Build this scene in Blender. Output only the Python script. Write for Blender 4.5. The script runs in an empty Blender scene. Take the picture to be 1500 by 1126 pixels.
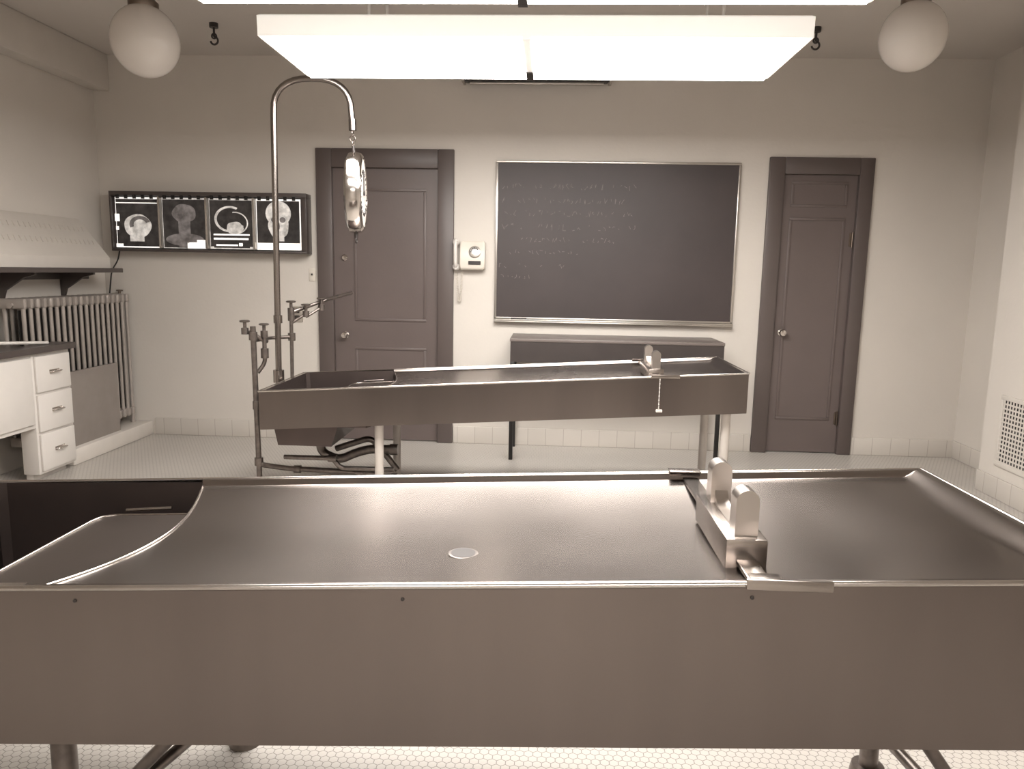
import bpy, bmesh, math, random
from mathutils import Vector, Matrix
random.seed(4)
S=bpy.context.scene
COL=bpy.context.collection
S.view_settings.view_transform='Standard'
try: S.view_settings.look='None'
except Exception: pass

# ---------------------------------------------------------------- materials
def srgb(c):
    return tuple(((v/255)/12.92 if v/255<=.04045 else ((v/255+.055)/1.055)**2.4) for v in c)+(1,)
def mat(name,col,rough=.6,metal=0,spec=.5,emit=None,es=0,noise=0,nscale=8,bump=0,bscale=60,stretch=None,rvar=0):
    m=bpy.data.materials.new(name);m.use_nodes=True
    nt=m.node_tree;N=nt.nodes;L=nt.links;b=N['Principled BSDF']
    c=srgb(col);b.inputs['Base Color'].default_value=c
    b.inputs['Roughness'].default_value=rough;b.inputs['Metallic'].default_value=metal
    b.inputs['Specular IOR Level'].default_value=spec
    if emit: b.inputs['Emission Color'].default_value=srgb(emit);b.inputs['Emission Strength'].default_value=es
    tc=N.new('ShaderNodeTexCoord');mp=N.new('ShaderNodeMapping');L.new(tc.outputs['Object'],mp.inputs[0])
    if stretch: mp.inputs['Scale'].default_value=stretch
    nz=N.new('ShaderNodeTexNoise');nz.inputs['Scale'].default_value=nscale;nz.inputs['Detail'].default_value=4
    L.new(mp.outputs[0],nz.inputs['Vector'])
    rp=N.new('ShaderNodeValToRGB');k=noise
    rp.color_ramp.elements[0].position=.3;rp.color_ramp.elements[1].position=.7
    rp.color_ramp.elements[0].color=tuple(v*(1-k) for v in c[:3])+(1,)
    rp.color_ramp.elements[1].color=tuple(min(1,v*(1+k)) for v in c[:3])+(1,)
    L.new(nz.outputs[0],rp.inputs[0]);L.new(rp.outputs[0],b.inputs['Base Color'])
    if rvar:
        mr=N.new('ShaderNodeMapRange');mr.inputs['From Min'].default_value=.3;mr.inputs['From Max'].default_value=.7
        mr.inputs['To Min'].default_value=max(.02,rough-rvar);mr.inputs['To Max'].default_value=rough+rvar
        L.new(nz.outputs[0],mr.inputs['Value']);L.new(mr.outputs[0],b.inputs['Roughness'])
    if bump:
        n2=N.new('ShaderNodeTexNoise');n2.inputs['Scale'].default_value=bscale;L.new(mp.outputs[0],n2.inputs['Vector'])
        bp=N.new('ShaderNodeBump');bp.inputs['Strength'].default_value=bump;bp.inputs['Distance'].default_value=.01
        L.new(n2.outputs[0],bp.inputs['Height']);L.new(bp.outputs[0],b.inputs['Normal'])
    return m
M_wall=mat('painted_plaster',(200,193,185),.55,noise=.03,nscale=1.5,bump=.08,bscale=40)
M_ceil=mat('ceiling_paint',(188,181,174),.8,noise=.02,nscale=1)
M_trim=mat('soffit_paint',(198,191,183),.6,noise=.02)
M_door=mat('door_brown_paint',(95,84,81),.42,noise=.05,nscale=3,bump=.05)
M_doorf=mat('door_frame_paint',(85,75,72),.42,noise=.05,nscale=3)
M_board=mat('slate',(58,49,48),.5,noise=.12,nscale=2.5)
M_alu=mat('aluminium',(190,184,177),.3,metal=.9,noise=.04)
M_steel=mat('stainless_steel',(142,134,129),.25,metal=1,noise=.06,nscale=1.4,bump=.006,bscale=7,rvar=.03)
M_rim=mat('stainless_rim',(165,157,151),.25,metal=1,noise=.03)
M_apron=mat('stainless_apron',(128,119,114),.28,metal=1,noise=.12,nscale=1.3,stretch=(1.8,1,.3),bump=.03,bscale=4)  # vertical tone streaks in the base colour imitate soft reflections
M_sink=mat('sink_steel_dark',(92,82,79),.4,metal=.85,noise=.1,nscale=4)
M_sinkp=mat('sink_plate_steel',(112,103,99),.36,metal=1,noise=.06,nscale=3)
M_chrome=mat('chrome',(205,199,194),.14,metal=1,noise=.03)
M_edge=mat('polished_edge',(205,199,194),.22,metal=1,noise=.03)
M_prong=mat('satin_headrest_steel',(190,183,177),.3,metal=1,noise=.03)
M_pipe=mat('galvanised_pipe',(118,110,105),.35,metal=.9,noise=.2,nscale=30)
M_polem=mat('nickel_pipe',(140,132,127),.25,metal=1,noise=.05)
M_white=mat('white_enamel',(208,202,196),.35,noise=.02)
M_leg=mat('leg_paint',(190,182,175),.4,noise=.06)
M_guard=mat('guard_panel_paint',(134,125,119),.5,noise=.06)
M_cream=mat('phone_plastic',(205,197,186),.4,noise=.02)
M_dark=mat('dark_metal',(46,40,38),.45,noise=.1)
M_black=mat('black_paint',(28,25,24),.5,noise=.1)
M_ctop=mat('counter_top',(70,62,59),.35,noise=.1)
M_bench=mat('bench_brown',(54,47,45),.45,noise=.1)
M_bencht=mat('bench_top',(104,95,91),.35,noise=.06)
M_rad=mat('radiator_paint',(158,149,142),.4,metal=.2,noise=.08,nscale=12)
M_globe=mat('opal_glass',(203,196,189),.22,noise=.01)
M_brass=mat('tarnished_brass',(120,108,98),.35,metal=1,noise=.1)
M_chalk=mat('chalk',(124,115,111),.9,noise=.3,nscale=50)
M_lens=mat('fluorescent_diffuser',(250,248,242),.4,emit=(255,251,246),es=22)
M_house=mat('fixture_housing',(240,236,228),.4,emit=(255,251,246),es=.4)  # white housing with a faint added glow, light put into the material
M_filmd=mat('xray_film_dark',(20,18,18),.3,emit=(120,110,105),es=.14,noise=.4,nscale=6)
M_filmg=mat('xray_film_grey',(60,55,53),.3,emit=(160,150,145),es=.36,noise=.3,nscale=14)
M_filmw=mat('xray_film_light',(150,145,140),.3,emit=(225,218,210),es=.6,noise=.3,nscale=18)
M_view=mat('lightbox_glow',(230,226,220),.3,emit=(255,250,244),es=.9)
M_tile=mat('base_tile',(204,197,189),.25,noise=.03)
def emission_noise(m,scale):
    nt=m.node_tree;b=nt.nodes['Principled BSDF']
    n=nt.nodes.new('ShaderNodeTexNoise');n.inputs['Scale'].default_value=scale;n.inputs['Detail'].default_value=5
    t=nt.nodes.new('ShaderNodeTexCoord');nt.links.new(t.outputs['Object'],n.inputs['Vector'])
    mr=nt.nodes.new('ShaderNodeMapRange');mr.inputs['From Min'].default_value=.3;mr.inputs['From Max'].default_value=.7
    e=b.inputs['Emission Strength'].default_value
    mr.inputs['To Min'].default_value=e*.35;mr.inputs['To Max'].default_value=e*1.5
    nt.links.new(n.outputs[0],mr.inputs['Value']);nt.links.new(mr.outputs[0],b.inputs['Emission Strength'])
for m in(M_filmd,M_filmg,M_filmw): emission_noise(m,22)

def brick_mat(name,c1,mortar,w,h,ms,axis='xz'):
    m=mat(name,c1,.25);nt=m.node_tree;N=nt.nodes;L=nt.links;b=N['Principled BSDF']
    t=N.new('ShaderNodeTexCoord');sp=N.new('ShaderNodeSeparateXYZ');cb=N.new('ShaderNodeCombineXYZ')
    L.new(t.outputs['Object'],sp.inputs[0]);L.new(sp.outputs[0 if axis[0]=='x' else 1],cb.inputs[0]);L.new(sp.outputs[2],cb.inputs[1])
    br=N.new('ShaderNodeTexBrick');br.offset=0;br.inputs['Scale'].default_value=1
    br.inputs['Brick Width'].default_value=w;br.inputs['Row Height'].default_value=h;br.inputs['Mortar Size'].default_value=ms
    br.inputs['Color1'].default_value=srgb(c1);br.inputs['Color2'].default_value=srgb(tuple(v-5 for v in c1));br.inputs['Mortar'].default_value=srgb(mortar)
    L.new(cb.outputs[0],br.inputs['Vector']);L.new(br.outputs[0],b.inputs['Base Color'])
    return m
M_bt=brick_mat('base_tile_x',(196,189,181),(172,164,156),.15,.16,.003,'x')
M_bty=brick_mat('base_tile_y',(196,189,181),(172,164,156),.15,.16,.003,'y')

def hexmat():
    m=bpy.data.materials.new('hex_mosaic_tile');m.use_nodes=True;nt=m.node_tree;N=nt.nodes;L=nt.links;b=N['Principled BSDF']
    t=N.new('ShaderNodeTexCoord')
    def vm(op,a,bb=None):
        n=N.new('ShaderNodeVectorMath');n.operation=op
        for i,v in enumerate((a,bb)):
            if v is None: continue
            if isinstance(v,tuple): n.inputs[i].default_value=v
            else: L.new(v,n.inputs[i])
        return n
    def mm(op,a,bb=None):
        n=N.new('ShaderNodeMath');n.operation=op
        for i,v in enumerate((a,bb)):
            if v is None: continue
            if isinstance(v,(int,float)): n.inputs[i].default_value=v
            else: L.new(v,n.inputs[i])
        return n.outputs[0]
    k=1/.027
    p=vm('MULTIPLY',t.outputs['Object'],(k,k,0)).outputs[0]
    p=vm('ADD',p,(1000,1732.05,0)).outputs[0]
    r=(1,1.7320508,1)
    a=vm('SUBTRACT',vm('MODULO',p,r).outputs[0],(.5,.8660254,0)).outputs[0]
    q=vm('ADD',p,(.5,.8660254,0)).outputs[0]
    c=vm('SUBTRACT',vm('MODULO',q,r).outputs[0],(.5,.8660254,0)).outputs[0]
    la=vm('DOT_PRODUCT',a,a).outputs['Value'];lc=vm('DOT_PRODUCT',c,c).outputs['Value']
    sel=mm('LESS_THAN',la,lc)
    mx=N.new('ShaderNodeMix');mx.data_type='VECTOR';L.new(sel,mx.inputs['Factor']);L.new(c,mx.inputs[4]);L.new(a,mx.inputs[5])
    ab=vm('ABSOLUTE',mx.outputs[1]).outputs[0]
    sx=N.new('ShaderNodeSeparateXYZ');L.new(ab,sx.inputs[0])
    d=mm('MAXIMUM',sx.outputs[0],vm('DOT_PRODUCT',ab,(.5,.8660254,0)).outputs['Value'])
    g=mm('GREATER_THAN',d,.455)
    nz=N.new('ShaderNodeTexNoise');nz.inputs['Scale'].default_value=1.2;L.new(t.outputs['Object'],nz.inputs['Vector'])
    rp=N.new('ShaderNodeValToRGB');rp.color_ramp.elements[0].color=srgb((174,168,161));rp.color_ramp.elements[1].color=srgb((190,184,177))
    L.new(nz.outputs[0],rp.inputs[0])
    mc=N.new('ShaderNodeMix');mc.data_type='RGBA';L.new(g,mc.inputs['Factor']);L.new(rp.outputs[0],mc.inputs[6]);mc.inputs[7].default_value=srgb((128,121,115))
    L.new(mc.outputs[2],b.inputs['Base Color']);b.inputs['Roughness'].default_value=.3
    return m
M_floor=hexmat()

# ---------------------------------------------------------------- helpers
def empty(name,loc=(0,0,0)):
    e=bpy.data.objects.new(name,None);COL.objects.link(e);e.location=loc;e.empty_display_size=.1;return e
def finish(bm,name,mats,parent=None,smooth=None):
    me=bpy.data.meshes.new(name);bmesh.ops.recalc_face_normals(bm,faces=bm.faces);bm.to_mesh(me);bm.free()
    for m in(mats if isinstance(mats,(list,tuple)) else [mats]): me.materials.append(m)
    if smooth:
        for p in me.polygons: p.use_smooth=True
        me.set_sharp_from_angle(angle=math.radians(smooth))
    o=bpy.data.objects.new(name,me);COL.objects.link(o)
    if parent: o.parent=parent;o.matrix_parent_inverse=Matrix.Translation(-parent.location)
    return o
def bbox(bm,lo,hi,bev=0,mi=0):
    r=bmesh.ops.create_cube(bm,size=1)
    vs=r['verts']
    for v in vs: v.co=Vector([lo[i]+(v.co[i]+.5)*(hi[i]-lo[i]) for i in range(3)])
    fs=set(f for v in vs for f in v.link_faces)
    for f in fs: f.material_index=mi
    if bev:
        es=list(set(e for v in vs for e in v.link_edges))
        rr=bmesh.ops.bevel(bm,geom=es,offset=bev,segments=2,affect='EDGES',profile=.5)
        for f in rr['faces']: f.material_index=mi
def box(name,lo,hi,m,parent=None,bev=0):
    bm=bmesh.new();bbox(bm,lo,hi,bev);return finish(bm,name,m,parent,40 if bev else None)
def boxes(name,lst,m,parent=None,bev=0):
    bm=bmesh.new()
    for lo,hi in lst: bbox(bm,lo,hi,bev)
    return finish(bm,name,m,parent,40 if bev else None)
def bcyl(bm,p1,p2,r,r2=None,seg=20,mi=0):
    p1=Vector(p1);p2=Vector(p2);d=p2-p1
    res=bmesh.ops.create_cone(bm,cap_ends=True,segments=seg,radius1=r,radius2=r if r2 is None else r2,depth=d.length)
    q=d.to_track_quat('Z','Y').to_matrix().to_4x4();T=Matrix.Translation((p1+p2)/2)@q
    bmesh.ops.transform(bm,matrix=T,verts=res['verts'])
    for f in set(f for v in res['verts'] for f in v.link_faces): f.material_index=mi
def bsweep(bm,pts,r,seg=12,mi=0):
    pts=[Vector(p) for p in pts];rings=[];n=len(pts)
    t0=(pts[1]-pts[0]).normalized();up=Vector((0,0,1)) if abs(t0.z)<.9 else Vector((0,1,0))
    nrm=(up-t0*up.dot(t0)).normalized()
    for i,p in enumerate(pts):
        t=(pts[min(i+1,n-1)]-pts[max(i-1,0)]).normalized()
        nrm=(nrm-t*nrm.dot(t)).normalized();bn=t.cross(nrm)
        rings.append([bm.verts.new(p+(nrm*math.cos(a)+bn*math.sin(a))*r) for a in[2*math.pi*k/seg for k in range(seg)]])
    for a,b in zip(rings,rings[1:]):
        for k in range(seg):
            f=bm.faces.new((a[k],a[(k+1)%seg],b[(k+1)%seg],b[k]));f.material_index=mi
    for rr in(rings[0][::-1],rings[-1]):
        f=bm.faces.new(rr);f.material_index=mi
def rounded(pts,rad,n=6):
    pts=[Vector(p) for p in pts];out=[pts[0]]
    for a,b,c in zip(pts,pts[1:],pts[2:]):
        u=(a-b);v=(c-b);k=min(rad,u.length*.49,v.length*.49)
        A=b+u.normalized()*k;C=b+v.normalized()*k
        for i in range(n+1):
            s=i/n;out.append(A*(1-s)**2+b*2*s*(1-s)+C*s*s)
    out.append(pts[-1]);return out
def lathe(bm,prof,c,axis=(0,0,1),seg=32,mi=0):
    q=Vector(axis).to_track_quat('Z','Y').to_matrix();rings=[]
    for r,h in prof:
        rings.append([bm.verts.new(Vector(c)+q@Vector((r*math.cos(2*math.pi*k/seg),r*math.sin(2*math.pi*k/seg),h))) for k in range(seg)])
    for a,b in zip(rings,rings[1:]):
        for k in range(seg):
            f=bm.faces.new((a[k],a[(k+1)%seg],b[(k+1)%seg],b[k]));f.material_index=mi
    for rr in(rings[0][::-1],rings[-1]):
        f=bm.faces.new(rr);f.material_index=mi
def bprism(bm,poly,ax,a,b,mi=0):
    def mk(p,t):
        c=list(p);c.insert(ax,t);return bm.verts.new(c)
    A=[mk(p,a) for p in poly];B=[mk(p,b) for p in poly];n=len(poly)
    f1=bm.faces.new(A[::-1]);f2=bm.faces.new(B);fs=[f1,f2]
    for i in range(n): fs.append(bm.faces.new((A[i],A[(i+1)%n],B[(i+1)%n],B[i])))
    for f in fs: f.material_index=mi

# ---------------------------------------------------------------- room shell
XL,XR,YB,YF,ZC=-3.75,3.36,6.13,-2.6,3.12
box('floor',(XL-.1,YF-.1,-.1),(XR+.1,YB+.1,0),M_floor)
box('ceiling',(XL-.1,YF-.1,ZC),(XR+.1,YB+.1,ZC+.1),M_ceil)
boxes('wall_back',[((XL,YB,0),(-1.80,YB+.12,ZC)),((-1.80,YB,2.30),(-.91,YB+.12,ZC)),((-.91,YB,0),(1.82,YB+.12,ZC)),
   ((1.82,YB,2.27),(2.42,YB+.12,ZC)),((2.42,YB,0),(XR,YB+.12,ZC))],M_wall)
box('wall_left',(XL-.1,YF,0),(XL,YB+.12,ZC),M_wall)
box('wall_right',(XR,YF,0),(XR+.1,YB+.12,ZC),M_wall)
box('wall_front',(XL,YF-.1,0),(XR,YF,ZC),M_wall)
boxes('trim_1',[((XL,YF,2.84),(XL+.14,YB,ZC))],M_trim,bev=.012)      # soffit beam, left
box('trim_2',(3.04,-.5,0),(XR,5.2,ZC),M_wall)   # duct chase on right wall
boxes('baseboard_back',[((-3.38,YB-.014,0),(-1.925,YB,.145)),((-.785,YB-.014,0),(1.705,YB,.145)),((2.525,YB-.014,0),(XR,YB,.145))],M_bt,bev=.004)
boxes('baseboard_right',[((XR-.014,5.2,0),(XR,YB-.014,.145)),((3.026,-.5,0),(3.04,5.2,.145))],M_bty,bev=.004)
box('trim_3',(XL,5.04,0),(-3.40,YB,.12),M_tile,bev=.012)   # curb below radiator

# doors -------------------------------------------------------
def door(name,x0,x1,zt,fx0,fx1,fz,panels,knobx,knobz,dead=None,hinges=None):
    e=empty(name,((x0+x1)/2,YB,0))
    box('slab',(x0,YB+.012,.008),(x1,YB+.05,zt),M_door,e)
    for i,(a,c,b,d) in enumerate(panels):
        w=.022
        boxes('panel_moulding_%d'%(i+1),[((a,YB+.004,b),(c,YB+.014,b+w)),((a,YB+.004,d-w),(c,YB+.014,d)),((a,YB+.004,b+w),(a+w,YB+.014,d-w)),((c-w,YB+.004,b+w),(c,YB+.014,d-w))],M_door,e,bev=.004)
    boxes('casing',[((fx0,YB-.03,0),(x0,YB+.02,fz)),((x1,YB-.03,0),(fx1,YB+.02,fz)),((x0,YB-.03,zt),(x1,YB+.02,fz))],M_doorf,e,bev=.006)
    bm=bmesh.new()
    lathe(bm,[(.028,0),(.028,.006),(.012,.01),(.011,.03),(.024,.038),(.03,.052),(.024,.066),(.008,.07)],(knobx,YB+.012,knobz),(0,-1,0),20)
    if dead: lathe(bm,[(.026,0),(.026,.012),(.018,.02),(.006,.021)],(knobx,YB+.012,dead),(0,-1,0),20)
    finish(bm,'knob_set',M_chrome,e,40)
    if hinges:
        bm=bmesh.new()
        for hx,hz in hinges:
            bcyl(bm,(hx,YB-.002,hz-.06),(hx,YB-.002,hz+.06),.007,seg=12);bbox(bm,(hx-.02,YB+.006,hz-.05),(hx,YB+.012,hz+.05))
        finish(bm,'hinges',M_brass,e,40)
    return e
door('door_1',-1.79,-.92,2.26,-1.92,-.79,2.41,[(-1.62,-1.02,1.02,2.10),(-1.62,-1.02,.22,.80)],-1.70,.90,1.54)
door('door_2',1.83,2.41,2.25,1.71,2.52,2.38,[(1.90,2.34,2.0,2.20),(1.90,2.34,.28,1.92)],1.90,1.0,None,[(2.40,1.75),(2.40,.30)])

# ---------------------------------------------------------------- blackboard
e=empty('blackboard',(.52,YB,1.68))
x0,x1,z0,z1=-.45,1.49,1.06,2.33
box('slate_panel',(x0+.015,YB-.018,z0+.02),(x1-.015,YB,z1-.015),M_board,e)
boxes('frame',[((x0,YB-.03,z1-.018),(x1,YB,z1)),((x0,YB-.03,z0),(x0+.018,YB,z1-.018)),((x1-.018,YB-.03,z0),(x1,YB,z1-.018)),((x0,YB-.03,z0),(x1,YB,z0+.02))],M_alu,e,bev=.003)
boxes('chalk_tray',[((x0,YB-.06,z0-.02),(x1,YB-.0,z0-.010)),((x0,YB-.06,z0-.010),(x1,YB-.054,z0+.004))],M_alu,e,bev=.002)
box('eraser',(x0+.14,YB-.052,z0-.010),(x0+.27,YB-.03,z0+.018),M_dark,e,bev=.004)
bm=bmesh.new()
rows=[(2.13,-.40,.65,.05),(2.02,-.40,.62,.05),(1.92,-.38,.64,.05),(1.81,-.40,.66,.05),(1.71,-.25,.50,.045),(1.61,-.34,.20,.04),(1.50,-.42,.12,.04),(1.41,-.40,-.18,.035)]
for z,a,b,h in rows:
    x=a
    while x<b:
        if random.random()<.13: x+=.05;continue
        pts=[Vector((x+random.uniform(0,.028),YB-.0195,z+random.uniform(-.5,.5)*h)) for _ in range(random.choice((2,3,3)))]
        for p,q in zip(pts,pts[1:]):
            if (q-p).length<.008: continue
            d=(q-p).normalized();n=Vector((-d.z,0,d.x))*.0015
            bm.faces.new([bm.verts.new(v) for v in(p+n,q+n,q-n,p-n)])
        x+=random.uniform(.028,.042)
finish(bm,'chalk_writing',M_chalk,e)

# projection screen housing high on wall
e=empty('projection_screen_case',(-.14,YB-.1,2.93))
box('case',(-.70,YB-.16,2.91),(.42,YB-.03,3.02),M_dark,e,bev=.015)
boxes('end_caps',[((-.72,YB-.17,2.90),(-.70,YB-.02,3.03)),((.42,YB-.17,2.90),(.44,YB-.02,3.03))],M_alu,e,bev=.004)
box('screen_bar',(-.66,YB-.11,2.89),(.38,YB-.08,2.91),M_alu,e,bev=.004)
boxes('mount',[((-.5,YB-.03,2.94),(-.44,YB-.002,3.0)),((.18,YB-.03,2.94),(.24,YB-.002,3.0))],M_dark,e)

# ---------------------------------------------------------------- telephone
e=empty('telephone',(-.65,YB,1.57))
bm=bmesh.new();bprism(bm,[(YB,1.46),(YB-.085,1.46),(YB-.095,1.50),(YB-.06,1.67),(YB-.045,1.69),(YB,1.69)],0,-.73,-.53)
bmesh.ops.bevel(bm,geom=bm.edges[:],offset=.008,segments=2,affect='EDGES');finish(bm,'body',M_cream,e,40)
bm=bmesh.new()
nrm=Vector((0,-.98,.2)).normalized()
lathe(bm,[(.048,0),(.048,.012),(.04,.016)],(-.61,YB-.072,1.60),nrm,28)
finish(bm,'dial_ring',M_alu,e,40)
bm=bmesh.new()
for i in range(10):
    a=math.radians(40+i*28)
    bcyl(bm,Vector((-.61+.03*math.cos(a),YB-.072,1.60+.03*math.sin(a)))+nrm*.015,Vector((-.61+.03*math.cos(a),YB-.072,1.60+.03*math.sin(a)))+nrm*.018,.006,seg=10)
bbox(bm,(-.66,YB-.099,1.50),(-.56,YB-.09,1.53),.002)
finish(bm,'finger_holes',M_dark,e)
bm=bmesh.new()
bsweep(bm,rounded([(-.765,YB-.05,1.47),(-.765,YB-.095,1.50),(-.765,YB-.10,1.66),(-.765,YB-.05,1.69)],.03),.016,12)
lathe(bm,[(.02,0),(.028,.01),(.03,.03)],(-.765,YB-.075,1.485),(0,1,-.2),16);lathe(bm,[(.02,0),(.028,.01),(.03,.03)],(-.765,YB-.075,1.675),(0,1,.2),16)
finish(bm,'handset',M_white,e,50)
pts=[]
for i in range(420):
    s=i/419;a=s*34*2*math.pi
    cz=1.46-.26*math.sin(s*math.pi*.98)
    cx=-.765+.05*s
    pts.append((cx+.007*math.cos(a),YB-.035+.007*math.sin(a),cz))
bm=bmesh.new();bsweep(bm,pts,.0025,5);finish(bm,'coiled_cord',M_cream,e,60)

# ---------------------------------------------------------------- x-ray viewer
e=empty('xray_viewer_lightbox',(-2.8,YB,1.8))
X0,X1,Z0,Z1,YX=-3.60,-1.97,1.56,2.04,YB-.13
boxes('case',[((X0,YX,Z0),(X1,YB,Z0+.02)),((X0,YX,Z1-.035),(X1,YB,Z1)),((X0,YX,Z0+.02),(X0+.015,YB,Z1-.035)),((X1-.045,YX,Z0+.02),(X1,YB,Z1-.035))],M_ctop,e,bev=.004)
box('back_panel',(X0+.02,YB-.05,Z0+.025),(X1-.045,YB-.01,Z1-.04),M_black,e)
pw=(X1-.045-X0-.02)/4
bm=bmesh.new()
for i in range(1,4):
    bbox(bm,(X0+.02+i*pw-.009,YX+.0,Z0+.025),(X0+.02+i*pw+.009,YB-.05,Z1-.04),.002)
finish(bm,'dividers',M_alu,e,40)
bm=bmesh.new()
for i in range(4):
    for k in range(5):
        cx=X0+.02+pw*(i+.14+.18*k);bcyl(bm,(cx-.012,YX-.004,Z1-.035),(cx+.012,YX-.004,Z1-.035),.008,seg=10)
        bbox(bm,(cx-.012,YX-.008,Z1-.06),(cx+.012,YX+.004,Z1-.04))
finish(bm,'film_clips',M_black,e,40)
yf=YX+.03
def ell(bm,cx,cz,rx,rz,y,n=32,mi=0,inner=0,a0=0,a1=360,jit=0):
    A=[];
    for k in range(n+(0 if a1-a0>=360 else 1)):
        a=math.radians(a0+(a1-a0)*k/n);j=1+jit*math.sin(5*a+cx*9)
        A.append((cx+rx*math.cos(a)*j,cz+rz*math.sin(a)*j,cx+rx*inner*math.cos(a)*j,cz+rz*inner*math.sin(a)*j))
    full=a1-a0>=360
    if inner:
        m=len(A)
        for k in range(m if full else m-1):
            p=A[k];q=A[(k+1)%m]
            f=bm.faces.new([bm.verts.new(v) for v in((p[0],y,p[1]),(q[0],y,q[1]),(q[2],y,q[3]),(p[2],y,p[3]))]);f.material_index=mi
    else:
        f=bm.faces.new([bm.verts.new((p[0],y,p[1])) for p in A]);f.material_index=mi
def rect(bm,a,b,c,d,y,mi=0):
    f=bm.faces.new([bm.verts.new(v) for v in((a,y,c),(b,y,c),(b,y,d),(a,y,d))]);f.material_index=mi
bm=bmesh.new()
MX=[M_filmd,M_filmg,M_filmw,M_view]
for i in range(4):
    a=X0+.02+i*pw+.012;b=a+pw-.024;rect(bm,a,b,Z0+.03,Z1-.045,yf+.004,3 if i in(0,3) else 2)
    top=Z1-.06
    zb=(Z0+.040,Z0+.035,Z0+.05,Z0+.085)[i]
    rect(bm,a+.006,b-.010,zb,top,yf+.002,0)
c=[X0+.02+(i+.5)*pw for i in range(4)]
y=yf
ell(bm,c[0]+.0,1.765,.115,.095,y,jit=.02,mi=2);ell(bm,c[0]+.02,1.775,.09,.07,y-.001,mi=1,inner=.6,a0=20,a1=200)
rect(bm,c[0]-.07,c[0]+.05,1.64,1.70,y-.001,2);rect(bm,c[0]-.19,c[0]-.15,1.80,1.86,y,3);rect(bm,c[0]-.19,c[0]-.13,1.59,1.62,y,3);rect(bm,c[0]-.185,c[0]-.16,1.73,1.76,y,3)
rect(bm,c[0]-.18,c[0]+.17,1.945,1.952,y,3)
ell(bm,c[1],1.87,.10,.075,y,mi=1,jit=.03);rect(bm,c[1]-.05,c[1]+.05,1.60,1.86,y-.001,1);ell(bm,c[1],1.66,.16,.05,y,mi=1)
for k in range(6): rect(bm,c[1]-.035,c[1]+.035,1.63+k*.04,1.652+k*.04,y-.002,1)
rect(bm,c[1]+.02,c[1]+.17,1.59,1.64,y-.002,3);rect(bm,c[1]+.10,c[1]+.17,1.64,1.66,y-.002,3);rect(bm,c[1]+.0,c[1]+.07,1.85,1.90,y-.003,1)
ell(bm,c[2]-.01,1.83,.13,.105,y,mi=2,inner=.84,a0=60,a1=330);ell(bm,c[2]+.03,1.80,.11,.09,y-.001,mi=2,inner=.9,a0=-120,a1=100);ell(bm,c[2]+.03,1.76,.07,.05,y-.001,mi=2,jit=.05)
rect(bm,c[2]-.15,c[2]+.15,1.70,1.712,y-.002,3);rect(bm,c[2]-.15,c[2]+.14,1.665,1.68,y-.002,3);rect(bm,c[2]-.15,c[2]+.15,1.60,1.645,y-.002,0);rect(bm,c[2]-.13,c[2]+.05,1.615,1.628,y-.003,3);rect(bm,c[2]+.06,c[2]+.09,1.615,1.64,y-.003,3)
ell(bm,c[3]+.0,1.88,.105,.10,y,mi=2);ell(bm,c[3]+.0,1.78,.085,.10,y-.0005,mi=2,jit=.04);rect(bm,c[3]-.045,c[3]+.045,1.66,1.75,y-.001,2)
ell(bm,c[3]-.035,1.83,.025,.022,y-.002,mi=1);ell(bm,c[3]+.035,1.83,.025,.022,y-.002,mi=1);ell(bm,c[3],1.78,.012,.03,y-.002,mi=1)
finish(bm,'xray_films',MX,e)
bm=bmesh.new();bsweep(bm,rounded([(-3.58,YB-.05,1.565),(-3.60,YB-.05,1.48),(-3.66,YB-.05,1.40),(-3.69,YB-.05,1.2)],.05),.006,8);finish(bm,'power_cord',M_black,e,60)
e=empty('light_switch',(-1.97,YB,1.42))
box('plate',(-2.0,YB-.008,1.34),(-1.945,YB,1.45),M_cream,e,bev=.003);box('toggle',(-1.977,YB-.022,1.39),(-1.967,YB-.008,1.405),M_dark,e,bev=.002)
e=empty('electrical_outlet',(-2.1,YB,1.1))
box('plate',(-2.15,YB-.012,1.0),(-2.06,YB,1.13),M_alu,e,bev=.003);boxes('sockets',[((-2.125,YB-.02,1.075),(-2.085,YB-.012,1.11)),((-2.125,YB-.02,1.02),(-2.085,YB-.012,1.055))],M_dark,e,bev=.002)

# ---------------------------------------------------------------- bench under board
e=empty('side_bench_table',(.52,5.85,0))
bx0,bx1,by0,by1=-.29,1.33,5.60,6.08
box('top',(bx0,by0,.925),(bx1,by1,.95),M_bencht,e,bev=.005)
boxes('apron',[((bx0+.005,by0+.005,.77),(bx1-.005,by0+.03,.925)),((bx0+.005,by1-.03,.77),(bx1-.005,by1-.005,.925)),((bx0+.005,by0+.03,.77),(bx0+.03,by1-.03,.925)),((bx1-.03,by0+.03,.77),(bx1-.005,by1-.03,.925))],M_bench,e)
for i,(x,y) in enumerate([(bx0+.02,by0+.02),(bx1-.02,by0+.02),(bx0+.02,by1-.02),(bx1-.02,by1-.02)]):
    boxes('leg_%d'%(i+1),[((x-.015,y-.015,0),(x+.015,y+.015,.77))],M_black,e,bev=.003)

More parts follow.
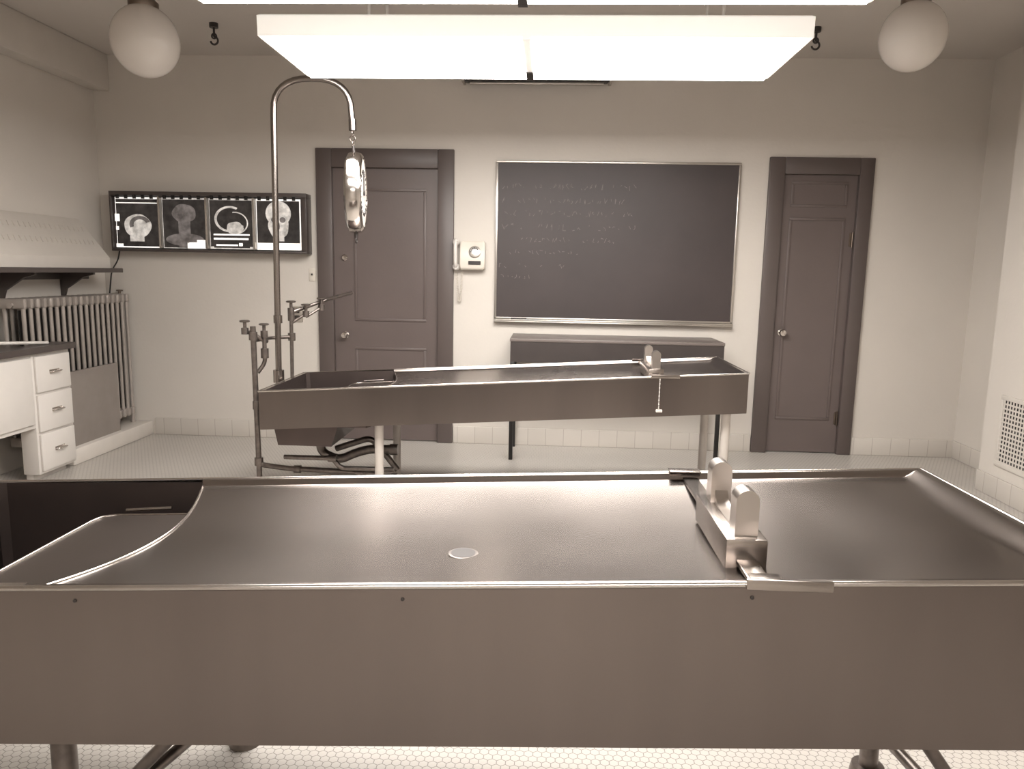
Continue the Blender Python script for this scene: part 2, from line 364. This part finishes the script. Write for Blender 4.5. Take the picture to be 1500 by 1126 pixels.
# ---------------------------------------------------------------- autopsy tables
def autopsy_table(name,xl,xr,y0,y1,zfun,apron,sinkx,hx,hy0,hy1,legs,legmat,braces,hs=1.0,dish=.022):
    e=empty(name,((xl+xr)/2,(y0+y1)/2,0))
    W=y1-y0;bulge=.085
    def curve(y):
        s=(y-y0)/W;return sinkx-.02+bulge*math.sin(math.pi*s)
    rim=.012;cove=.018;dep=.018
    def hgt(x,y):
        d=min(y-y0,y1-y);dr=max(0,xr-x)
        if d<=rim*.2: return -.003
        if d<rim: h1=0
        elif d<rim+cove:
            s=(d-rim)/cove;h1=-(s*s*(3-2*s))
        else: h1=-1
        ww=.05+.05*math.sin(math.pi*(y-y0)/W)
        if dr<.012: h2=0
        elif dr<.012+ww:
            s=(dr-.012)/ww;h2=-(s*s*(3-2*s))
        else: h2=-1
        h=max(h1,h2)
        # tray floor dished towards its centre line, shaped to place the reflected highlight
        t=min(1,max(0,d-rim-cove)/(W/2-rim-cove));u=min(1,max(0,dr-.1)/.35)
        return h*dep-dish*(1-(1-t)**2)*(u*u*(3-2*u))
    ys=[y0,y0+rim*.2,y0+rim]+[y0+rim+cove*k/8 for k in range(1,9)]
    ymid=[ys[-1]+(y1-y0-2*(rim+cove))*k/40 for k in range(1,40)]
    yy=ys+ymid+[y0+y1-v for v in ys[::-1]]
    bm=bmesh.new();grid=[]
    for y in yy:
        cx=curve(y);row=[];xe=xr-.14;n=90
        for k in range(n+1): row.append(cx+(xe-cx)*k/n)
        row+=[xe+.14*k/28 for k in range(1,29)]
        grid.append([bm.verts.new((x,y,zfun(x)+hgt(x,y))) for x in row])
    for a,b in zip(grid,grid[1:]):
        for k in range(len(a)-1): bm.faces.new((a[k],a[k+1],b[k+1],b[k]))
    finish(bm,'tray_top',M_steel,e,40)
    bm=bmesh.new()
    lipz=lambda x:zfun(x)
    depth=.21 if apron<.3 else .28
    K=16
    yin0,yin1,xin=y0+.02,y1-.02,xl+.03
    xcf=curve(y0);xcb=curve(y1)
    for (a,b) in (((xl,y0),(xcf,yin0)),((xl,yin1),(xcb,y1))):
        n=12;A=[];B=[]
        for k in range(n+1):
            x=a[0]+(b[0]-a[0])*k/n
            A.append(bm.verts.new((x,a[1],lipz(x))));B.append(bm.verts.new((x,b[1],lipz(x))))
        for k in range(n): bm.faces.new((A[k],A[k+1],B[k+1],B[k]))
    q=[bm.verts.new(v) for v in((xl,yin0,lipz(xl)),(xin,yin0,lipz(xin)),(xin,yin1,lipz(xin)),(xl,yin1,lipz(xl)))];bm.faces.new(q)
    finish(bm,'sink_rim',M_rim,e)
    bm=bmesh.new()
    path=[]
    for k in range(K+1):
        y=yin0+(yin1-yin0)*k/K;path.append((curve(y),y))
    path=path+[(xin+.02,yin1),(xin,yin1-.02),(xin,yin0+.02),(xin+.02,yin0)]
    zb=zfun(xl)-depth
    top=[bm.verts.new((x,y,zfun(x)+(hgt(x,y) if i<=K else 0))) for i,(x,y) in enumerate(path)]
    cxm=(xin+sinkx)/2;cym=(y0+y1)/2
    bot=[bm.verts.new((cxm+(x-cxm)*.96,cym+(y-cym)*.96,zb)) for x,y in path]
    n=len(path)
    for k in range(n): bm.faces.new((top[k],top[(k+1)%n],bot[(k+1)%n],bot[k]))
    bm.faces.new(bot)
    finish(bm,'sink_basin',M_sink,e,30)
    bm=bmesh.new()
    bsweep(bm,[(curve(y),y,zfun(curve(y))+hgt(curve(y),y)+.001) for y in[yin0+.02+(yin1-yin0-.04)*k/24 for k in range(25)]],.004,8)
    finish(bm,'sink_edge_bead',M_chrome,e,60)
    px=sinkx-.25;zp=lambda x:zfun(x)-.065
    bm=bmesh.new();yA=y0+.025;yB_=y1-.15
    A=[];B=[]
    for k in range(21):
        y=yA+(yB_-yA)*k/20
        A.append(bm.verts.new((px,y,zp(px))));B.append(bm.verts.new((curve(y)-.004,y,zp(curve(y)))))
    for k in range(20): bm.faces.new((A[k],B[k],B[k+1],A[k+1]))
    finish(bm,'sink_shelf_plate',M_sinkp,e)
    bm=bmesh.new()
    bsweep(bm,rounded([(px,yA,zp(px)),(px,yB_,zp(px)),(curve(yB_)-.005,yB_,zp(curve(yB_)))],.06),.004,8)
    bsweep(bm,[(px+.06,yB_+.02,zp(px+.06)+.008),(px+.19,yB_+.03,zp(px+.19)+.010)],.005,8)
    finish(bm,'plate_edge_and_handle',M_rim,e,60)
    def wall(bm,pts):
        up=[bm.verts.new((x,y,zfun(x)-.003)) for x,y in pts];lo=[bm.verts.new((x,y,zfun(x)-apron)) for x,y in pts]
        for k in range(len(pts)-1): bm.faces.new((up[k],up[k+1],lo[k+1],lo[k]))
        return lo
    bm=bmesh.new()
    N=30
    P=[(xl+(xr-xl)*k/N,y0) for k in range(N+1)]+[(xr,y0+W*k/6) for k in range(1,7)]+[(xr-(xr-xl)*k/N,y1) for k in range(1,N+1)]+[(xl,y1-W*k/6) for k in range(1,7)]
    lo=wall(bm,P)
    cx=(xl+xr)/2;cy=(y0+y1)/2
    def inn(v): return bm.verts.new((v.co.x+(.03 if v.co.x<cx else -.03)*(1 if abs(v.co.x-xl)<.01 or abs(v.co.x-xr)<.01 else 0),v.co.y+(.03 if v.co.y<cy else -.03),v.co.z))
    li=[inn(v) for v in lo]
    for k in range(len(lo)-1): bm.faces.new((lo[k],lo[k+1],li[k+1],li[k]))
    finish(bm,'apron',M_apron,e,30)
    bm=bmesh.new()
    loop=[(x,y,zfun(x)-.004) for x,y in P]
    for sl in(loop[:N+1],loop[N:N+7],loop[N+6:2*N+7],loop[2*N+6:]): bsweep(bm,sl,.006,12)
    finish(bm,'rolled_edge',M_edge,e,60)
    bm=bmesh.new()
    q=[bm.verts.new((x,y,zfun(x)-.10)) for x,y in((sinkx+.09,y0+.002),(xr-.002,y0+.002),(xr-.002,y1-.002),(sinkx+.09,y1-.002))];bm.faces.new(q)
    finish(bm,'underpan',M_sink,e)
    bm=bmesh.new()
    bbox(bm,(hx-.022,y0+.02,zfun(hx)-.022),(hx+.022,y1-.02,zfun(hx)-.012),.003)
    bbox(bm,(hx-.028,y0-.010,zfun(hx)+.003),(hx+.03,y0+.03,zfun(hx)+.006),.001)
    bbox(bm,(hx-.04,y0-.014,zfun(hx)-.010),(hx+.12,y0-.006,zfun(hx)+.010),.001)
    bbox(bm,(hx-.06,y1-.03,zfun(hx)+.003),(hx+.03,y1+.010,zfun(hx)+.007),.001)
    finish(bm,'divider_bar',M_rim,e,40)
    zb=zfun(hx)-.036;bh=.068*hs
    bm=bmesh.new();bbox(bm,(hx-.044*hs,hy0,zb),(hx+.042*hs,hy1,zb+bh),.004);finish(bm,'headrest_block',M_rim,e,40)
    ztop=zb+bh-.002;ph=.102*hs;hw=.024*hs
    def prong(yc,dy):
        prof=[(hx-hw,ztop)]
        for k in range(21):
            a=math.pi-math.pi*k/20;prof.append((hx+hw*math.cos(a),ztop+ph-hw+hw*math.sin(a)))
        prof.append((hx+hw,ztop));bprism(bm,prof,1,yc-dy,yc+dy)
    bm=bmesh.new()
    ya=hy0+.04*hs;yb=hy1-.045*hs
    prong(ya,.024*hs);prong(yb,.024*hs)
    sp=[(ya+.018,ztop)]
    for k in range(13):
        s=k/12;sp.append((ya+.018+(yb-ya-.036)*s,ztop+.035*hs*(2*s-1)**4+.004))
    sp.append((yb-.018,ztop))
    bprism(bm,sp,0,hx-.015*hs,hx+.015*hs)
    finish(bm,'headrest_prongs',M_prong,e,35)
    bm=bmesh.new()
    for x,y in legs:
        ztp=zfun(x)-.10
        bcyl(bm,(x,y,.02),(x,y,ztp),.026,seg=24);bcyl(bm,(x,y,0),(x,y,.025),.05,r2=.045,seg=24)
    finish(bm,'legs',legmat,e,40)
    if braces:
        bm=bmesh.new()
        for x,y in legs:
            sx=1 if x<(xl+xr)/2 else -1
            bcyl(bm,(x,y,.16),(x+sx*.32,y,zfun(x)-apron+.04),.014,seg=14)
            bcyl(bm,(x,y,.13),(x,y,.19),.034,seg=20)
        for k in(0,2):
            bcyl(bm,(legs[k][0],legs[k][1],.16),(legs[k+1][0],legs[k+1][1],.16),.016,seg=14)
        finish(bm,'leg_braces',M_pipe,e,40)
    return e
z1f=lambda x:.858+.0465*x
t1=autopsy_table('autopsy_table',-1.70,1.09,1.35,2.14,z1f,.344,-1.02,.425,1.49,1.81,[(-1.05,1.45),(-.90,2.05),(1.05,1.45),(.98,2.05)],M_pipe,True)
bm=bmesh.new()
zc=z1f(-.18)-.0358
lathe(bm,[(.034,-.004),(.034,.001),(.029,.0015)],(-.18,1.60,zc),(0,0,1),28);finish(bm,'drain_ring',M_pipe,t1,40)
bm=bmesh.new();lathe(bm,[(.028,.0016),(.028,.0022)],(-.18,1.60,zc),(0,0,1),20);finish(bm,'drain_hole',M_ctop,t1)
bm=bmesh.new()
for x in(-.93,-.27,.40,1.0): lathe(bm,[(.004,0),(.0035,.0025),(.001,.003)],(x,1.35,z1f(x)-.03),(0,-1,0),10)
finish(bm,'rivets',M_dark,t1)
z2f=lambda x:.745+.0627*(x+1.66)
t2=autopsy_table('autopsy_table',-1.66,1.12,4.13,4.92,z2f,.23,-1.02,.62,4.20,4.62,[(-.98,4.22),(-1.0,4.83),(1.03,4.22),(1.04,4.83)],M_leg,False,1.0)
t2.name='autopsy_table.001'
bm=bmesh.new()
for k in range(16): bcyl(bm,(.63,4.12,.885-k*.0115),(.63,4.12,.876-k*.0115),.0035 if k%2 else .0022,seg=8)
bbox(bm,(.615,4.112,.685),(.65,4.128,.70),.003)
finish(bm,'hanging_chain',M_white,t2)
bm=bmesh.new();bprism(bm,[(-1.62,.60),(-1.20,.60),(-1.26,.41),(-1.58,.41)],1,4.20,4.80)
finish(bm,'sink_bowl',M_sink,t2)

# ---------------------------------------------------------------- hanging scale on gooseneck pole
e=empty('hanging_scale_stand',(-1.74,4.62,.75))
arc=[(-1.72,4.62,.745),(-1.705,4.62,2.36)]
for k in range(1,16):
    a=math.pi-math.pi*k/16
    arc.append((-1.465+.24*math.copysign(abs(math.cos(a))**.8,math.cos(a)),4.62,2.38+.20*math.sin(a)**.8))
arc+=[(-1.222,4.62,2.34),(-1.220,4.62,2.30)]
bm=bmesh.new();bsweep(bm,arc,.019,16);bcyl(bm,(-1.72,4.62,.72),(-1.72,4.62,.80),.034,seg=20);bcyl(bm,(-1.219,4.62,2.28),(-1.22,4.62,2.345),.023,seg=16)
bcyl(bm,(-1.715,4.62,1.10),(-1.715,4.62,1.15),.027,seg=20)
finish(bm,'gooseneck_pole',M_polem,e,50)
bm=bmesh.new()
def ring(bm,c,R,r,ax,n=18):
    q=Vector(ax).to_track_quat('Z','Y').to_matrix()
    pts=[Vector(c)+q@Vector((R*math.cos(2*math.pi*k/n),R*math.sin(2*math.pi*k/n),0)) for k in range(n+1)]
    bsweep(bm,pts,r,6)
ring(bm,(-1.219,4.62,2.262),.017,.004,(1,0,0));ring(bm,(-1.219,4.62,2.232),.017,.004,(0,1,0));ring(bm,(-1.218,4.62,2.202),.016,.004,(1,0,0))
finish(bm,'hook_links',M_pipe,e,60)
ax=Vector((.985,.12,0)).normalized()
sc=bmesh.new()
c=Vector((-1.205,4.62,1.91))
lathe(sc,[(.09,-.056),(.15,-.052),(.172,-.036),(.178,-.0),(.172,.036),(.160,.050),(.152,.052),(.147,.046)],c,ax,48)
for v in sc.verts: v.co.z=c.z+(v.co.z-c.z)*1.38
finish(sc,'dial_case',M_chrome,e,35)
sc=bmesh.new();lathe(sc,[(.148,.0455),(.148,.047)],c,ax,40)
for v in sc.verts: v.co.z=c.z+(v.co.z-c.z)*1.38
finish(sc,'dial_face',M_white,e)
sc=bmesh.new()
q=ax.to_track_quat('Z','Y').to_matrix()
for k in range(24):
    a=2*math.pi*k/24;p=c+q@Vector((.12*math.cos(a),.12*math.sin(a),.0485));p2=c+q@Vector((.14*math.cos(a),.14*math.sin(a),.0485));bcyl(sc,p,p2,.003,seg=5)
bcyl(sc,c+ax*.050,c+ax*.050+Vector((0,0,.12)),.004,seg=6);bcyl(sc,c+ax*.046,c+ax*.057,.015,seg=14)
bcyl(sc,(-1.205,4.62,1.635),(-1.205,4.62,1.68),.012,seg=10);ring(sc,(-1.205,4.62,1.625),.015,.005,(1,0,0))
bcyl(sc,(-1.212,4.62,2.145),(-1.217,4.62,2.19),.009,seg=10)
finish(sc,'dial_marks_and_pointer',M_dark,e,50)

# ---------------------------------------------------------------- plumbing at foot of rear table (part of the table)
bm=bmesh.new()
def pipe(pts,r=.014,rad=.03,seg=12): bsweep(bm,rounded(pts,rad),r,seg)
pipe([(-1.81,4.45,1.09),(-1.80,4.45,.22),(-1.62,4.45,.20),(-1.0,4.40,.20)],.017,.04)
pipe([(-1.83,4.45,1.06),(-1.77,4.50,1.0),(-1.76,4.54,.99)],.012)
pipe([(-1.76,4.50,1.05),(-1.76,4.50,.86),(-1.80,4.48,.80)],.013)
pipe([(-1.69,4.78,.60),(-1.685,4.78,1.16),(-1.50,4.95,1.24),(-1.42,5.3,1.28)],.012)
pipe([(-1.80,4.45,.60),(-1.80,4.70,.60),(-1.69,4.78,.60)],.013)
pipe([(-1.81,4.45,1.0),(-1.79,4.66,1.0),(-1.685,4.78,1.0)],.011)
pipe([(-1.42,4.5,.41),(-1.42,4.5,.30),(-1.30,4.5,.25),(-1.2,4.5,.30),(-1.10,4.5,.33),(-.95,4.5,.33)],.028,.05,14)
pipe([(-1.60,4.35,.30),(-1.30,4.35,.30),(-1.25,4.35,.24),(-.92,4.35,.24)],.015)
pipe([(-1.35,4.6,.30),(-1.12,4.6,.38),(-1.05,4.6,.30),(-.95,4.6,.17)],.02,.05)
pipe([(-.93,4.40,.20),(-.93,4.40,.0)],.02,.01);pipe([(-1.80,4.45,.22),(-1.80,4.45,.0)],.017,.01)
for p,ax2,r,l in [((-1.81,4.45,1.03),(0,0,1),.026,.05),((-1.80,4.45,.60),(0,0,1),.026,.05),((-1.76,4.50,.92),(0,0,1),.024,.06),((-1.685,4.78,1.0),(0,0,1),.024,.05),((-1.685,4.78,1.13),(0,0,1),.022,.05),((-1.80,4.45,.24),(0,0,1),.027,.05),((-1.55,4.44,.20),(1,0,0),.025,.04),((-1.15,4.41,.20),(1,0,0),.025,.05),((-1.30,4.35,.30),(1,0,0),.023,.05),((-.95,4.5,.33),(1,0,0),.036,.05)]:
    a=Vector(ax2)*l/2;bcyl(bm,Vector(p)-a,Vector(p)+a,r,seg=14)
finish(bm,'plumbing_pipes',M_pipe,t2,50)
bm=bmesh.new()
def valve(c):
    c=Vector(c);bcyl(bm,c,c+Vector((0,0,.06)),.010,seg=10);ring(bm,c+Vector((0,0,.06)),.026,.006,(0,0,1))
    bcyl(bm,c+Vector((-.026,0,.06)),c+Vector((.026,0,.06)),.005,seg=8);bcyl(bm,c+Vector((0,-.026,.06)),c+Vector((0,.026,.06)),.005,seg=8)
    bcyl(bm,c-Vector((0,0,.02)),c+Vector((0,0,.02)),.022,seg=12)
valve((-1.86,4.45,1.06));valve((-1.76,4.50,1.04));valve((-1.685,4.78,1.17));valve((-1.60,4.82,1.15));valve((-1.52,4.9,1.19))
pipe([(-1.685,4.78,1.09),(-1.60,4.82,1.15)],.009);pipe([(-1.60,4.82,1.13),(-1.52,4.9,1.19)],.009)
finish(bm,'valve_handles',M_pipe,t2,50)

# ---------------------------------------------------------------- light fixtures
def fixture(name,x0,x1,y0,y1,z,stems):
    e=empty(name,((x0+x1)/2,(y0+y1)/2,z))
    bm=bmesh.new()
    bprism(bm,[(y0-.015,z+.012),(y0-.02,z+.105),(y0+.03,z+.125),(y1-.03,z+.125),(y1+.02,z+.105),(y1+.015,z+.012)],0,x0-.03,x1+.03)
    finish(bm,'housing',M_house,e)
    xm=(x0+x1)/2-.02
    bm=bmesh.new()
    for a,b in((x0,xm-.02),(xm+.02,x1)):
        bprism(bm,[(y0+.0,z+.012),(y0+.01,z-.004),(y1-.01,z-.004),(y1,z+.012)],0,a,b)
    finish(bm,'diffuser',M_lens,e)
    box('centre_bracket',(xm-.02,y1-.16,z-.008),(xm+.02,y1+.02,z+.012),M_dark,e)
    box('centre_spine',(xm-.02,y0-.02,z-.002),(xm+.02,y1-.16,z+.012),M_house,e)
    bm=bmesh.new()
    for sx in stems:
        for y in(y0+.15,y1-.15): bcyl(bm,(sx,y,z+.12),(sx,y,ZC),.008,seg=12);bcyl(bm,(sx,y,ZC-.02),(sx,y,ZC),.05,seg=18)
    finish(bm,'hanger_stems',M_white,e,40)
fixture('fluorescent_ceiling_light',-1.42,1.18,3.76,4.48,2.55,(-.94,.82))
fixture('fluorescent_ceiling_light.001',-1.49,1.25,2.54,3.27,2.55,(-.94,.82))
fixture('added_rear_fill_light',-1.45,1.20,-1.2,-.5,2.55,(-.94,.82))  # unseen fixture added behind the camera to light the table fronts

# globe lamps
def globe(name,x,y,z,r):
    e=empty(name,(x,y,z));bm=bmesh.new();pr=[]
    for k in range(1,24):
        a=math.pi*k/26;pr.append((r*math.sin(a),-r*1.06*math.cos(a)))
    pr.append((r*.34,r*1.01));pr.append((r*.34,r*1.06));lathe(bm,[(r*.02,-r*1.06)]+pr,(x,y,z),(0,0,1),40)
    finish(bm,'opal_globe',M_globe,e,70)
    bm=bmesh.new();lathe(bm,[(r*.42,r*.95),(r*.44,r*1.0),(r*.44,r*1.12),(r*.30,r*1.25),(.02,r*1.35),(.012,ZC-.05-z),(.06,ZC-.03-z),(.065,ZC-z)],(x,y,z),(0,0,1),28)
    finish(bm,'fitter_and_stem',M_brass,e,40)
globe('globe_pendant_lamp',-2.31,4.3,2.695,.182)
globe('globe_pendant_lamp.001',1.91,4.3,2.735,.168)

def hook(name,x,y):
    e=empty(name,(x,y,ZC));bm=bmesh.new();bcyl(bm,(x,y,ZC-.03),(x,y,ZC),.03,seg=16)
    bcyl(bm,(x,y,ZC-.09),(x,y,ZC-.02),.008,seg=8)
    pts=[(x+.026*math.cos(a),y,ZC-.115+.026*math.sin(a)) for a in[math.radians(90-k*20) for k in range(14)]]
    bsweep(bm,pts,.007,8);ring(bm,(x,y,ZC-.085),.016,.006,(0,1,0));finish(bm,'hook',M_dark,e,50)
hook('ceiling_hook',-2.38,5.35);hook('ceiling_hook.001',1.76,5.4)

# ---------------------------------------------------------------- radiator
e=empty('cast_iron_radiator',(-3.60,5.42,.12))
bm=bmesh.new();n=19
pitch=.068
for i in range(n):
    y=4.82+i*pitch
    for xx in(-3.66,-3.53):
        bcyl(bm,(xx,y,.24),(xx,y,1.17),.014,seg=10)
    for zz in(.22,1.175):
        bbox(bm,(-3.69,y-.018,zz-.035),(-3.51,y+.018,zz+.035),.012)
    bcyl(bm,(-3.6,y-.036,1.165),(-3.6,y+.036,1.165),.02,seg=8);bcyl(bm,(-3.6,y-.036,.22),(-3.6,y+.036,.22),.02,seg=8)
finish(bm,'sections',M_rad,e,45)
bm=bmesh.new()
for y in(5.16,4.82+18*pitch):
    for xx in(-3.66,-3.53): bcyl(bm,(xx,y,.12),(xx,y,.20),.02,r2=.015,seg=10)
finish(bm,'feet',M_rad,e,45)
box('gap_shade_sheet',(-3.58,4.83,.26),(-3.57,6.03,1.13),M_black,e)  # black sheet standing in for the shade between the radiator columns
bm=bmesh.new();bcyl(bm,(-3.6,6.06,1.17),(-3.6,6.09,1.17),.02,seg=10);bcyl(bm,(-3.6,6.075,1.17),(-3.6,6.075,1.23),.012,seg=8);ring(bm,(-3.6,6.075,1.235),.022,.006,(0,0,1));finish(bm,'air_valve',M_brass,e,45)
e=empty('radiator_guard_panel',(-3.45,5.45,.12));
boxes('sheet',[((-3.46,5.10,.12),(-3.45,5.72,.66))],M_guard,e)
boxes('edge_lip',[((-3.465,5.10,.66),(-3.445,5.72,.672))],M_guard,e)

# ---------------------------------------------------------------- shelf above radiator
e=empty('bracket_shelf',(-3.6,4.9,1.4))
box('board',(-3.745,3.2,1.385),(-3.43,5.86,1.42),M_ctop,e,bev=.006)
bm=bmesh.new()
for y in(4.0,4.9,5.55):
    bprism(bm,[(-3.745,1.385),(-3.48,1.385),(-3.48,1.37),(-3.56,1.35),(-3.70,1.26),(-3.72,1.20),(-3.745,1.20)],1,y-.012,y+.012)
finish(bm,'brackets',M_ctop,e)
box('rail',(-3.745,3.2,1.33),(-3.72,5.86,1.385),M_ctop,e)
bm=bmesh.new();bprism(bm,[(-3.745,1.42),(-3.50,1.42),(-3.50,1.50),(-3.74,1.80),(-3.745,1.80)],1,3.2,5.80);finish(bm,'sloped_cover',M_trim,e)
bm=bmesh.new()
for k in range(2):
    for j in range(46):
        y=3.3+j*.054;zc0=1.60+k*.10;xx=-3.50-(zc0-1.50)*.8
        bcyl(bm,(xx+.003,y,zc0),(xx-.024,y+.018,zc0+.033),.004,seg=6)
finish(bm,'cover_ribs',M_trim,e)

# ---------------------------------------------------------------- counter cabinet left
e=empty('lab_counter_cabinet',(-3.55,4.1,0))
boxes('countertop',[((-3.72,3.0,.865),(-3.32,4.72,.905)),((-3.48,4.72,.865),(-3.32,5.03,.905))],M_ctop,e)
boxes('carcass',[((-3.47,4.62,.05),(-3.36,5.0,.865)),((-3.71,3.0,.37),(-3.36,4.62,.865)),((-3.71,3.0,.05),(-3.36,3.5,.37)),((-3.47,4.64,0),(-3.42,4.98,.05)),((-3.71,3.02,0),(-3.42,3.48,.05))],M_white,e,bev=.003)
fr=[((-3.36,4.64,.60),(-3.343,4.985,.84)),((-3.36,4.64,.335),(-3.343,4.985,.585)),((-3.36,4.64,.07),(-3.343,4.985,.32)),((-3.36,3.55,.40),(-3.343,4.60,.84)),((-3.36,3.02,.60),(-3.343,3.48,.84)),((-3.36,3.02,.07),(-3.343,3.48,.585))]
boxes('drawer_fronts',fr,M_white,e,bev=.005)
bm=bmesh.new()
for z in(.73,.47,.20):
    bsweep(bm,rounded([(-3.343,4.77,z),(-3.315,4.77,z),(-3.315,4.86,z),(-3.343,4.86,z)],.012),.005,8);bbox(bm,(-3.343,4.765,z-.012),(-3.340,4.865,z+.012))
finish(bm,'drawer_pulls',M_chrome,e,50)
bm=bmesh.new();bsweep(bm,rounded([(-3.62,4.0,.905),(-3.62,4.0,1.02),(-3.50,4.25,.96),(-3.42,4.6,.935),(-3.40,4.85,.915)],.08),.011,10);finish(bm,'counter_hose',M_white,e,50)

# ---------------------------------------------------------------- vent grille on chase
e=empty('vent_grille',(3.04,4.6,.46))
boxes('frame',[((3.028,4.20,.22),(3.04,5.02,.25)),((3.028,4.20,.67),(3.04,5.02,.70)),((3.028,4.20,.25),(3.04,4.23,.67)),((3.028,4.99,.25),(3.04,5.02,.67))],M_wall,e,bev=.003)
box('dark_backing',(3.034,4.23,.25),(3.0395,4.99,.67),M_black,e)
bm=bmesh.new()
y=4.23
while y<4.99: bbox(bm,(3.030,y,.25),(3.0335,y+.011,.67));y+=.031
z=.25
while z<.67: bbox(bm,(3.0295,4.23,z),(3.0335,4.99,z+.011));z+=.03
finish(bm,'lattice',M_wall,e)

# ---------------------------------------------------------------- world + camera
w=bpy.data.worlds.new('world');S.world=w;w.use_nodes=True
w.node_tree.nodes['Background'].inputs[0].default_value=srgb((180,175,170));w.node_tree.nodes['Background'].inputs[1].default_value=.2
p,s,r=[math.radians(v) for v in(8.67,2.73,1.07)]
F=Vector((-math.sin(s)*math.cos(p),math.cos(s)*math.cos(p),-math.sin(p)));Rt=Vector((math.cos(s),math.sin(s),0));D=F.cross(Rt)
R2=Rt*math.cos(r)-D*math.sin(r);D2=Rt*math.sin(r)+D*math.cos(r)
cam=bpy.data.cameras.new('camera');cam.sensor_width=36;cam.lens=1083/1500*36;cam.clip_start=.02
co=bpy.data.objects.new('camera',cam);COL.objects.link(co)
m=Matrix((R2,-D2,-F)).transposed().to_4x4();m.translation=Vector((0,0,1.45));co.matrix_world=m
S.camera=co
